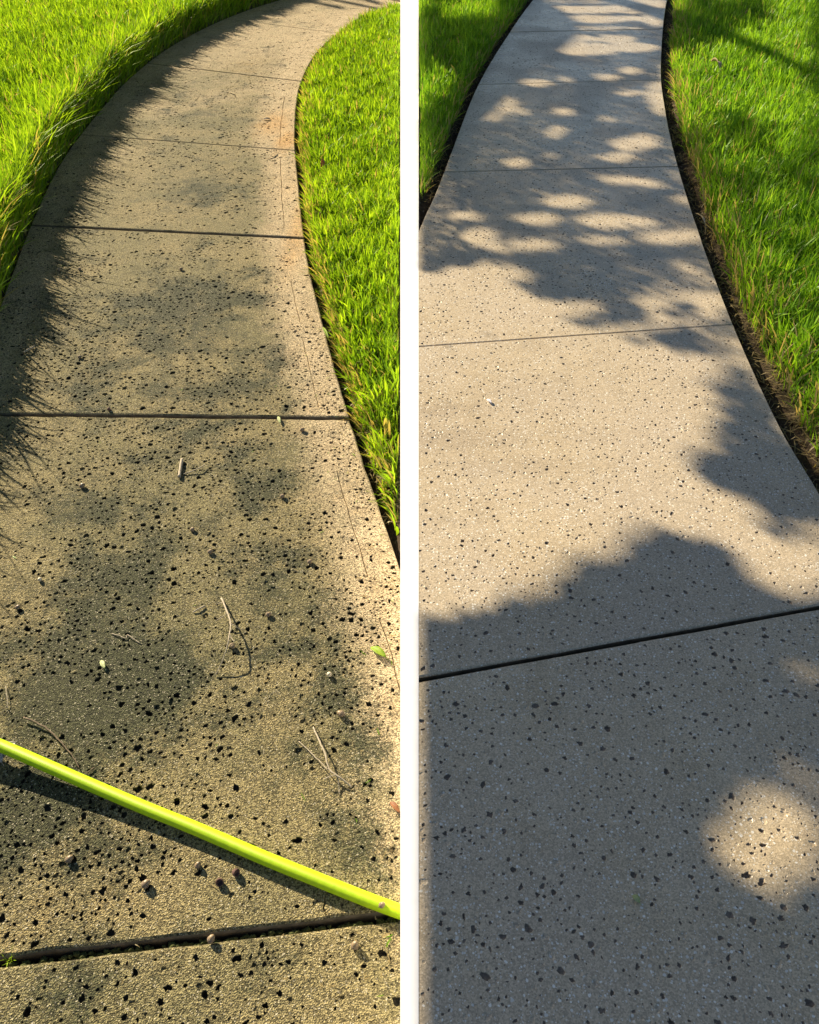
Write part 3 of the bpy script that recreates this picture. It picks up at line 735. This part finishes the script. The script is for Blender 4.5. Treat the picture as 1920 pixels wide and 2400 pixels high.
# unit: radius 1; the nut's tip points up
ME_NUT = lmesh('nut', [(.05, 1.62), (.12, 1.50), (.5, 1.38), (.82, 1.0), (.95, .5), (.97, .1), (.9, -.3), (.6, -.7)], M_NUT)
ME_NUTP = lmesh('nut', [(.06, 1.2), (.35, 1.1), (.72, .8), (.95, .35), (1, 0), (.88, -.45), (.55, -.82), (.15, -.95)], M_NUTP)
ME_CAP = lmesh('cap', [(.98, .35), (1.08, .28), (1.12, .0), (1.02, -.4), (.75, -.78), (.35, -.98), (.14, -1.02), (.12, -1.4), (.03, -1.42)], M_CAP)
ME_CUP = lmesh('cup', [(.1, -.35), (.6, -.2), (.85, .2), (.93, .62), (1.05, .64), (1.12, .2), (1.02, -.4), (.75, -.78), (.35, -.98), (.12, -1.02), (.1, -1.3)], M_CUP)
def acorn(px, py, kind, label, r=.0062, z=0.0, tilt=1.35, az=0.0):
    r *= .9
    p = at(px, py, z+r*.95); e = empty('acorn', p, 0); e.rotation_euler = (tilt, 0, az); e.scale = (r, r, r)
    parts = {'cap': [('nut', ME_NUT), ('cap', ME_CAP)], 'pale': [('nut', ME_NUTP)], 'cup': [('cup', ME_CUP)]}[kind]
    if kind == 'cup': e.name = 'acorn_cup'
    for nm, me in parts:
        o = bpy.data.objects.new(nm, me); COL.objects.link(o); o.parent = e
    tag(e, label, 'acorn cup' if kind == 'cup' else 'acorn', 'acorns fallen on the stained path')
def z2(x, y): return x/1.797, 600+y/1.797
def z3(x, y): return x/1.797, 1200+y/1.797
def z4(x, y): return x/1.797, 1800+y/1.797
AC = [(z3(810, 74), 'cap', 'small brown acorn high in the middle slab, straight above the twig fork', .0058, 1.3, 2.6),
      (z3(884, 168), 'cap', 'brown acorn on the old slab halfway between the twig fork and the slab joint above', .0062, 1.4, 2.4),
      (z3(168, 284), 'pale', 'rounded pebble-like nut near the left edge beside grass shadows', .0058, .6, 0),
      (z3(74, 402), 'cap', 'acorn at the far left edge touching the tips of the grass shadows', .0060, 1.2, 2.3),
      (z3(1304, 210), 'cap', 'acorn beside the pale right margin of the old slab, above the green leaf', .0062, 1.35, 2.5),
      (z3(1129, 432), 'cap', 'brown acorn just right of the top of the arched twig', .0062, 1.45, 2.1),
      (z3(978, 563), 'cap', 'dark acorn lying under the arched twig', .0068, 1.4, .6),
      (z3(1387, 684), 'pale', 'pale cream nut standing out below left of the green leaf', .0066, .4, 0),
      (z3(1438, 850), 'cap', 'pinkish brown acorn beside a large pit above the forked dry twig', .0072, 1.5, 4.2),
      (z4(290, 385), 'cap', 'acorn left of centre in the slab below the hose', .0066, 1.1, 2.2),
      (z4(612, 490), 'cap', 'plump acorn in the slab below the hose, next to two pits', .0072, 1.3, 2.4),
      (z4(833, 410), 'cap', 'slim pale acorn with a long shadow just below the hose', .0058, .5, 2.4),
      (z4(993, 440), 'cup', 'rough reddish acorn cup below the hose, nearest to it', .0070, 1.2, 1.2),
      (z4(925, 480), 'cup', 'dark hollow acorn cup lying open towards the camera', .0070, .75, .3),
      (z4(1495, 748), 'cap', 'round tan acorn with a long shadow on the nearest slab', .0070, .4, 2.4),
      (z2(247, 58), 'cap', 'acorn near the grass shadow in the far part of the old slab', .0066, 1.3, 2.3),
      (z2(335, 55), 'cap', 'reddish acorn beside another one near the grass shadow', .0064, 1.4, 2.9),
      (z2(762, 55), 'cap', 'acorn in the middle just beyond the dark algae patch', .0068, 1.3, 2.3),
      (z2(335, 425), 'cap', 'dark acorn between the grass shadow and a cluster of pits', .0062, 1.4, 2.3),
      (z2(460, 645), 'cup', 'brown acorn cup right at the slab joint', .0064, 1.0, 2.3),
      (z2(1188, 1012), 'cap', 'acorn on the right half of the slab just below the joint', .0062, 1.3, 2.2),
      (z2(345, 968), 'cap', 'large pale acorn with a dark shadow in the left half below the joint', .0074, 1.2, 2.3),
      (z2(1272, 732), 'cap', 'dark acorn just below the joint near the pale right margin', .0070, 1.4, 2.2)]
for p, k, lab, r, tl, az in AC: acorn(*p, k, lab, r, 0.0, tl, az)
acorn(*z4(888, 722), 'cap', 'acorn resting on the lower lip of the mossy joint', .0064, 0.0, .9, 2.4)
acorn(*z4(1607, 578), 'cap', 'small acorn sitting on top of the lime hose near its right end', .0052, .0205, 1.2, 2.0)

# ------------------------------------------------------------------ twigs
M_TWIG = mat_plain('weathered_twig', (.34, .28, .19), (.52, .45, .33), 300, .8, .5, .001)
M_TWIGD = mat_plain('brown_twig', (.13, .095, .06), (.24, .18, .12), 300, .85, .5, .001)
def q1(x, y): return x/3.594, 1350+y/3.594
def q2(x, y): return 460+x/3.594, 1380+y/3.594
def q3(x, y): return x/3.594, 1640+y/3.594
def q4(x, y): return 460+x/3.594, 1640+y/3.594
def q7(x, y): return x/3.594, 640+y/3.594
def twig(label, main, r0, r1, mat, sides=(), conv=None, n=6, name='twig'):
    def line(pts):
        P = smooth_line([at(*conv(x, y), z) for x, y, z in pts], 5)
        return [p+Vector((random.gauss(0, .0004), random.gauss(0, .0004), random.gauss(0, .0002))) for p in P]
    P = line(main); v, f = tube(P, list(np.interp(np.linspace(0, 1, len(P)), [0, 1], [r0, r1])*(1+.10*RNG.normal(size=len(P)))), n)
    o = mesh_obj(name, v, f, mat, smooth=True); tag(o, label, 'twig', 'dry twigs on the stained path')
    for s in sides:
        P = line(s); v, f = tube(P, list(np.linspace(r0*.6, r1*.6, len(P))), 5); mesh_obj('side_branch', v, f, mat, o, smooth=True)
twig('thin arched pale twig with side branches standing over its own shadow', [(213, 80, .004), (245, 150, .014), (290, 290, .030), (280, 380, .036), (268, 455, .036), (230, 585, .022), (160, 730, .003)], .0024, .0010, M_TWIG,
     [[(290, 290, .030), (335, 320, .028), (402, 352, .012)], [(262, 210, .024), (215, 240, .020), (160, 272, .012)], [(230, 118, .008), (200, 120, .006), (165, 132, .003)], [(280, 370, .036), (300, 420, .036), (318, 440, .040)]], q2)
twig('pale Y shaped dry twig lying on the right part of the stained path', [(985, 230, .004), (1030, 330, .010), (1085, 450, .015), (1120, 580, .014), (1180, 632, .014), (1240, 680, .010), (1310, 740, .003)], .0017, .0020, M_TWIG,
     [[(865, 350, .003), (960, 440, .006), (1030, 510, .010), (1112, 592, .014)], [(1180, 632, .014), (1120, 648, .016), (1070, 668, .012)], [(1180, 632, .014), (1200, 700, .006), (1205, 790, .002)]], q4)
twig('long curved dark twig running down to the hose on the left', [(200, 150, .008), (270, 175, .008), (350, 215, .007), (430, 270, .006), (500, 340, .006), (560, 410, .006), (620, 490, .005), (670, 580, .003)], .0024, .0009, M_TWIGD, [[(530, 370, .006), (535, 395, .004), (530, 420, .002)]], q3)
twig('short broken piece of twig right beside the hose', [(690, 640, .002), (740, 610, .004), (795, 572, .003)], .0010, .0016, M_TWIGD, [], q3)
twig('small thin twig in two bent lengths above the pale leaflet', [(938, 485, .002), (1000, 500, .004), (1060, 525, .003), (1075, 495, .004), (1120, 525, .004), (1180, 566, .002)], .0013, .0012, M_TWIG, [], q1)
twig('short thick stub of stick in the slab just below the joint', [(1532, 1568, .006), (1522, 1640, .006), (1510, 1718, .006)], .0042, .0050, M_TWIG, [], q7, 8)
twig('thin crooked twig lying right of the thick stub', [(1550, 1692, .003), (1620, 1668, .006), (1680, 1640, .010), (1725, 1612, .008)], .0013, .0012, M_TWIG, [], q7)
twig('short stubby twig beside the arched twig on its left', [(1625, 305, .003), (1670, 280, .005), (1725, 252, .004)], .0016, .0022, M_TWIG, [], q1)
twig('hair thin straw coloured twig at the left edge above the hose', [(50, 925, .004), (55, 985, .006), (66, 1060, .006), (62, 1110, .004)], .0008, .0009, M_TWIG, [[(60, 1090, .005), (40, 1120, .004), (8, 1170, .002)]], q1)
twig('pale stick fragment in the grass shadow on the left', [(205, 665, .008), (245, 640, .012), (290, 618, .006)], .0035, .0028, M_TWIG, [], q7)

# ------------------------------------------------------------------ fallen leaves
def mat_leafcol(name, a, b, tr=.25):
    N = NT(name); f = N.noise(150, 4)
    N.finish(N.mix(N.ramp(f, .3, .7), a, b), .55, N.bump(f, .3, .0006), .3)
    t = N.n('ShaderNodeBsdfTranslucent'); N.l(N.mix(N.ramp(f, .3, .7), a, b), t.inputs[0])
    m = N.n('ShaderNodeMixShader'); m.inputs[0].default_value = tr; N.l(N.b.outputs[0], m.inputs[1]); N.l(t.outputs[0], m.inputs[2]); N.l(m.outputs[0], N.out.inputs[0])
    return N.m
M_LG = mat_leafcol('fresh_leaf', (.22, .36, .02), (.36, .46, .04)); M_LP = mat_leafcol('pale_leaf', (.45, .52, .20), (.56, .60, .30))
M_LB = mat_leafcol('russet_leaf', (.22, .08, .03), (.34, .15, .06)); M_LR = mat_leafcol('orange_leaf', (.45, .10, .02), (.55, .18, .03)); M_LGREY = mat_leafcol('grey_leaf', (.34, .30, .27), (.52, .47, .42), .1)
M_LT = mat_leafcol('tan_leaf', (.45, .34, .18), (.58, .46, .26)); M_LD = mat_leafcol('dark_leaf', (.05, .045, .025), (.11, .085, .05), .05)
def leaf(label, p0, p1, width, mat, conv, z0=.003, z1=.006, cup=.35, bend=.006, group='leaves fallen on the stained path', base=0.0, twist=0.0):
    a = at(*conv(*p0), base+z0); b = at(*conv(*p1), base+z1); d = b-a; L = d.length; t = d.normalized(); s = t.cross(Vector((0, 0, 1))).normalized(); u = s.cross(t)
    ca, sa = math.cos(twist), math.sin(twist); s, u = s*ca+u*sa, u*ca-s*sa
    n = 9; V = []; F = []
    for i in range(n):
        k = i/(n-1); w = width*(math.sin(math.pi*min(1, .04+k*.95))**.8)*.5; c = a+d*k+u*bend*math.sin(math.pi*k)
        for j, m in ((-1, 1), (-.5, .35), (0, 0), (.5, .35), (1, 1)):
            V.append(c+s*w*j*(1+.06*math.sin(9*k+j))+u*(w*cup*m+.0006*math.sin(17*k+3*j)))
    for i in range(n-1):
        for j in range(4): F.append((i*5+j, i*5+j+1, i*5+6+j, i*5+5+j))
    V2 = [v+u*.0004 for v in V]; k = len(V)
    F2 = F+[tuple(q+k for q in f[::-1]) for f in F]
    bord = [i*5 for i in range(n)]+[(n-1)*5+j for j in range(1, 5)]+[i*5+4 for i in range(n-2, -1, -1)]+[3, 2, 1]
    for i in range(len(bord)):
        x, y = bord[i], bord[(i+1) % len(bord)]; F2.append((x, y, y+k, x+k))
    o = mesh_obj('fallen_leaf', V+V2, F2, mat, smooth=True); tag(o, label, 'leaf', group)
    sv, sf = tube([b-t*.002, b+t*L*.10+Vector((0, 0, -.001)), b+t*L*.18+Vector((0, 0, -z1*.5))], [.0006, .0005, .0005], 5)
    mesh_obj('stalk', sv, sf, mat, o)
leaf('bright green leaf on the pale right margin of the stained path', (1472, 492), (1600, 578), .019, M_LG, q2, .004, .010, .3, .004)
leaf('tiny pale green leaflet in the dark stain on the left', (852, 712), (884, 780), .011, M_LP, q1, .003, .006, .3, .002)
leaf('russet brown pointed leaf by the white divider above the hose', (1632, 862), (1718, 955), .011, M_LB, q4, .004, .008, .5, .003)
leaf('curled grey dry leaf showing above the hose at the left edge', (30, 480), (135, 355), .026, M_LGREY, q3, .008, .022, .6, .006)
leaf('curled grey dry leaf showing below the hose at the left edge', (-70, 420), (15, 530), .034, M_LGREY, q3, .010, .004, .6, .006)
leaf('yellow green leaf caught at the right rim of the stained path', (1360, 300), (1385, 350), .012, M_LG, z2, .008, .004, .4, .004)
def z1(x, y): return x/1.797, y/1.797
leaf('tan dry leaf with thin stalk near the thin joint on the right', (1165, 640), (1132, 668), .012, M_LT, z1, .006, .003, .4, .004)
leaf('small dark leaf beside the orange stain on the far right margin', (1108, 502), (1140, 503), .030, M_LD, z1, .004, .004, .3, .003)
leaf('pale wedge shaped dry chip just below the joint', (1172, 676), (1180, 705), .010, M_LP, z2, .003, .007, .2, .003)
leaf('orange red leaf standing among the lime grass blades', (1354, 664), (1351, 705), .030, M_LR, z1, .060, .050, .4, .01, 'leaves caught in the lawns', 0, .9)
def z5(x, y): return 960+x/1.797, y/1.797
def z6(x, y): return 960+x/1.797, 600+y/1.797
def z8(x, y): return 960+x/1.797, 1800+y/1.797
leaf('curled tan dry leaf in the sunlit grass right of the clean path', (1270, 258), (1306, 288), .050, M_LT, z5, .10, .09, .5, .02, 'leaves caught in the lawns', RZ, .5)
leaf('straw coloured dry blade at the soil rim right of the clean path', (1205, 900), (1245, 945), .014, M_LT, z5, .03, .06, .4, .01, 'leaves caught in the lawns', RZ, .4)
leaf('tiny yellowish leaf scrap on the shaded near slab of the clean path', (940, 535), (970, 568), .011, M_LP, z8, .003, .004, .3, .002, 'scraps on the clean path', RZ)
leaf('tiny white petal on the sunlit slab of the clean path', (326, 604), (345, 620), .012, mat_leafcol('white_petal', (.7, .68, .72), (.8, .78, .82)), z6, .003, .005, .3, .002, 'scraps on the clean path', RZ)

# ------------------------------------------------------------------ straw and soil crumbs along the rims
def rim_litter(name, label, edge, side, y0, y1, n, gap, z, seed, crumbs):
    rng = np.random.default_rng(seed); e = edge[(edge[:, 1] > y0) & (edge[:, 1] < y1)]
    t = np.gradient(e, axis=0); t /= np.linalg.norm(t, axis=1)[:, None]; nn = np.c_[t[:, 1], -t[:, 0]]*side
    seg = np.r_[0, np.cumsum(np.hypot(*np.diff(e, axis=0).T))]; q = rng.random(n)**1.3*seg[-1]
    cx = np.interp(q, seg, e[:, 0]); cy = np.interp(q, seg, e[:, 1]); nxv = np.interp(q, seg, nn[:, 0]); nyv = np.interp(q, seg, nn[:, 1])
    off = .006+gap*rng.random(n)**.8; cx = cx+nxv*off; cy = cy+nyv*off; zz = soil_z(cx, cy)[0]
    V = []; F = []; T = []; A = []
    for i in range(n):
        if abs(cx[i]) < divider_half(cy[i], 0)+.03: continue
        k = len(V)
        if crumbs:
            r = .002+.006*rng.random()**2
            for x, y, h in ((1, 0, 0), (0, 1, 0), (-1, 0, 0), (0, -1, 0), (.2, .1, 1), (-.1, .2, -1)):
                j = r*(.7+.6*rng.random()); V.append((cx[i]+x*j, cy[i]+y*j, zz[i]+r*.4+h*j*.8))
            F += [(k, k+1, k+4), (k+1, k+2, k+4), (k+2, k+3, k+4), (k+3, k, k+4), (k+1, k, k+5), (k+2, k+1, k+5), (k+3, k+2, k+5), (k, k+3, k+5)]
        else:
            a = rng.random()*6.28; L = .015+.05*rng.random(); w = .0011+.001*rng.random(); d = np.array([math.cos(a), math.sin(a)]); s_ = np.array([-d[1], d[0]])*w
            h0 = zz[i]+.004+.02*rng.random()
            for tt, kk in ((-.5, .8), (0, 1), (.5, .2)):
                c = np.array([cx[i], cy[i]])+d*L*tt; hh = h0+.006*rng.normal()+.01*(.25-tt*tt)
                V += [(*(c-s_*kk), hh), (*(c+s_*kk), hh)]; T += [.99, .99]; A += [1, 1]
            F += [(k, k+1, k+3, k+2), (k+2, k+3, k+5, k+4)]
    o = mesh_obj(name, V, F, M_SOIL if crumbs else M_GR_R)
    if not crumbs:
        for nm, val in (('tint', T), ('along', A)):
            x = o.data.attributes.new(nm, 'FLOAT', 'POINT'); x.data.foreach_set('value', val)
    tag(o, label, 'litter', kind='stuff')
rim_litter('dry_straw', 'dry straw scattered along the right rim of the clean path', ER_R, 1, .9, 8, 2600, .15, RZ, 1, False)
rim_litter('dry_straw', 'dry straw scattered along the left rim of the clean path', ER_L, -1, 3.2, 8.5, 600, .10, RZ, 2, False)
rim_litter('dry_straw', 'dry straw scattered along the right rim of the stained path', EL_R_true, 1, 1.3, 7, 1300, .07, 0, 3, False)
rim_litter('soil_crumbs', 'crumbs of dark soil in the gap right of the clean path', ER_R, 1, .9, 8, 1600, .09, RZ, 4, True)
rim_litter('soil_crumbs', 'crumbs of soil and grit in the gap left of the clean path', ER_L, -1, 3.2, 9, 900, .08, RZ, 5, True)
rim_litter('soil_crumbs', 'crumbs of soil in the gap right of the stained path', EL_R_true, 1, 1.3, 7, 900, .04, 0, 6, True)

def clippings():
    rng = np.random.default_rng(21); V = []; F = []; T = []; A = []
    n = 520; q = rng.random(n); y = .4+6.2*q**1.2; lo = np.array([xat(EL_L, v) for v in y]); hi = np.array([min(xat(EL_R_true, v), -divider_half(v, 0)) for v in y])
    f = np.where(rng.random(n) < .55, 1-np.abs(rng.normal(0, .06, n)), rng.random(n)); x = lo+(hi-lo)*np.clip(f, .04, .985)
    for i in range(n):
        a = rng.random()*6.28; L = .004+.016*rng.random()**2; w = .0006+.0007*rng.random(); d = np.array([math.cos(a), math.sin(a)]); s_ = np.array([-d[1], d[0]])*w; k = len(V); t = .99 if rng.random() < .8 else .4
        for tt, kk in ((-.5, .8), (0, 1), (.5, .3)):
            c = np.array([x[i], y[i]])+d*L*tt+s_*2*(.25-tt*tt); h = .0012+.002*rng.random()
            V += [(*(c-s_*kk), h), (*(c+s_*kk), h)]; T += [t, t]; A += [1, 1]
        F += [(k, k+1, k+3, k+2), (k+2, k+3, k+5, k+4)]
    o = mesh_obj('clippings', V, F, M_GR_R)
    for nm, val in (('tint', T), ('along', A)):
        at_ = o.data.attributes.new(nm, 'FLOAT', 'POINT'); at_.data.foreach_set('value', val)
    tag(o, 'tiny dry grass clippings strewn over the stained path', 'litter', kind='stuff')
clippings()

# ------------------------------------------------------------------ weed and moss in the nearest joint
def weed():
    base = at(*z4(45, 812), -.015); e = empty('weed', base); V = []; F = []; T = []; A = []
    rng = np.random.default_rng(3)
    for i in range(16):
        a = rng.random()*6.28; L = .012+.016*rng.random(); w = .0009; lean = .3+.7*rng.random(); o = Vector((rng.normal(0, .004), rng.normal(0, .002), 0)); s = Vector((-math.sin(a), math.cos(a), 0))*w
        b = len(V)
        for t, k in ((0, 1), (.5, .9), (1, .1)):
            c = o+Vector((math.cos(a)*lean*L*t*t, math.sin(a)*lean*L*t*t, L*t*.85)); V += [c-s*k, c+s*k]; A += [t, t]; T += [.75, .75]
        F += [(b, b+1, b+3, b+2), (b+2, b+3, b+5, b+4)]
    o = mesh_obj('blades', V, F, M_GR_L, e)
    for nm, val in (('tint', T), ('along', A)):
        x = o.data.attributes.new(nm, 'FLOAT', 'POINT'); x.data.foreach_set('value', val)
    tag(e, 'tiny grassy weed sprouting from the nearest joint at the left edge', 'weed')
weed()
def moss():
    rng = np.random.default_rng(9); V = []; F = []
    a = np.array(JL[1][0]); b = np.array(JL[1][1])
    for i in range(260):
        t = rng.random()*1.0; c = a+(b-a)*t; r = .0022+.0035*rng.random(); c = c+np.array([rng.normal(0, .004), rng.normal(-.004, .0028)]); z = -.012-.008*rng.random()
        k = len(V); ico = [(0, 0, 1), (.9, 0, .35), (.28, .85, .35), (-.72, .53, .35), (-.72, -.53, .35), (.28, -.85, .35), (.6, .5, -.6), (-.6, .5, -.6), (0, -.8, -.6)]
        for x, y, q in ico:
            j = r*(.75+.5*rng.random()); V.append((c[0]+x*j*1.4, c[1]+y*j, z+q*j))
        F += [(k, k+1, k+2), (k, k+2, k+3), (k, k+3, k+4), (k, k+4, k+5), (k, k+5, k+1), (k+1, k+6, k+2), (k+2, k+7, k+3), (k+4, k+8, k+5), (k+5, k+8, k+1), (k+3, k+7, k+4), (k+2, k+6, k+7), (k+4, k+7, k+8), (k+1, k+8, k+6)]
    o = mesh_obj('moss', V, F, mat_plain('moss', (.035, .045, .012), (.10, .11, .03), 400, .95, .8, .001))
    tag(o, 'dark green moss growing in the nearest joint of the stained path', 'moss', kind='stuff')
moss()
print('blades', nb)
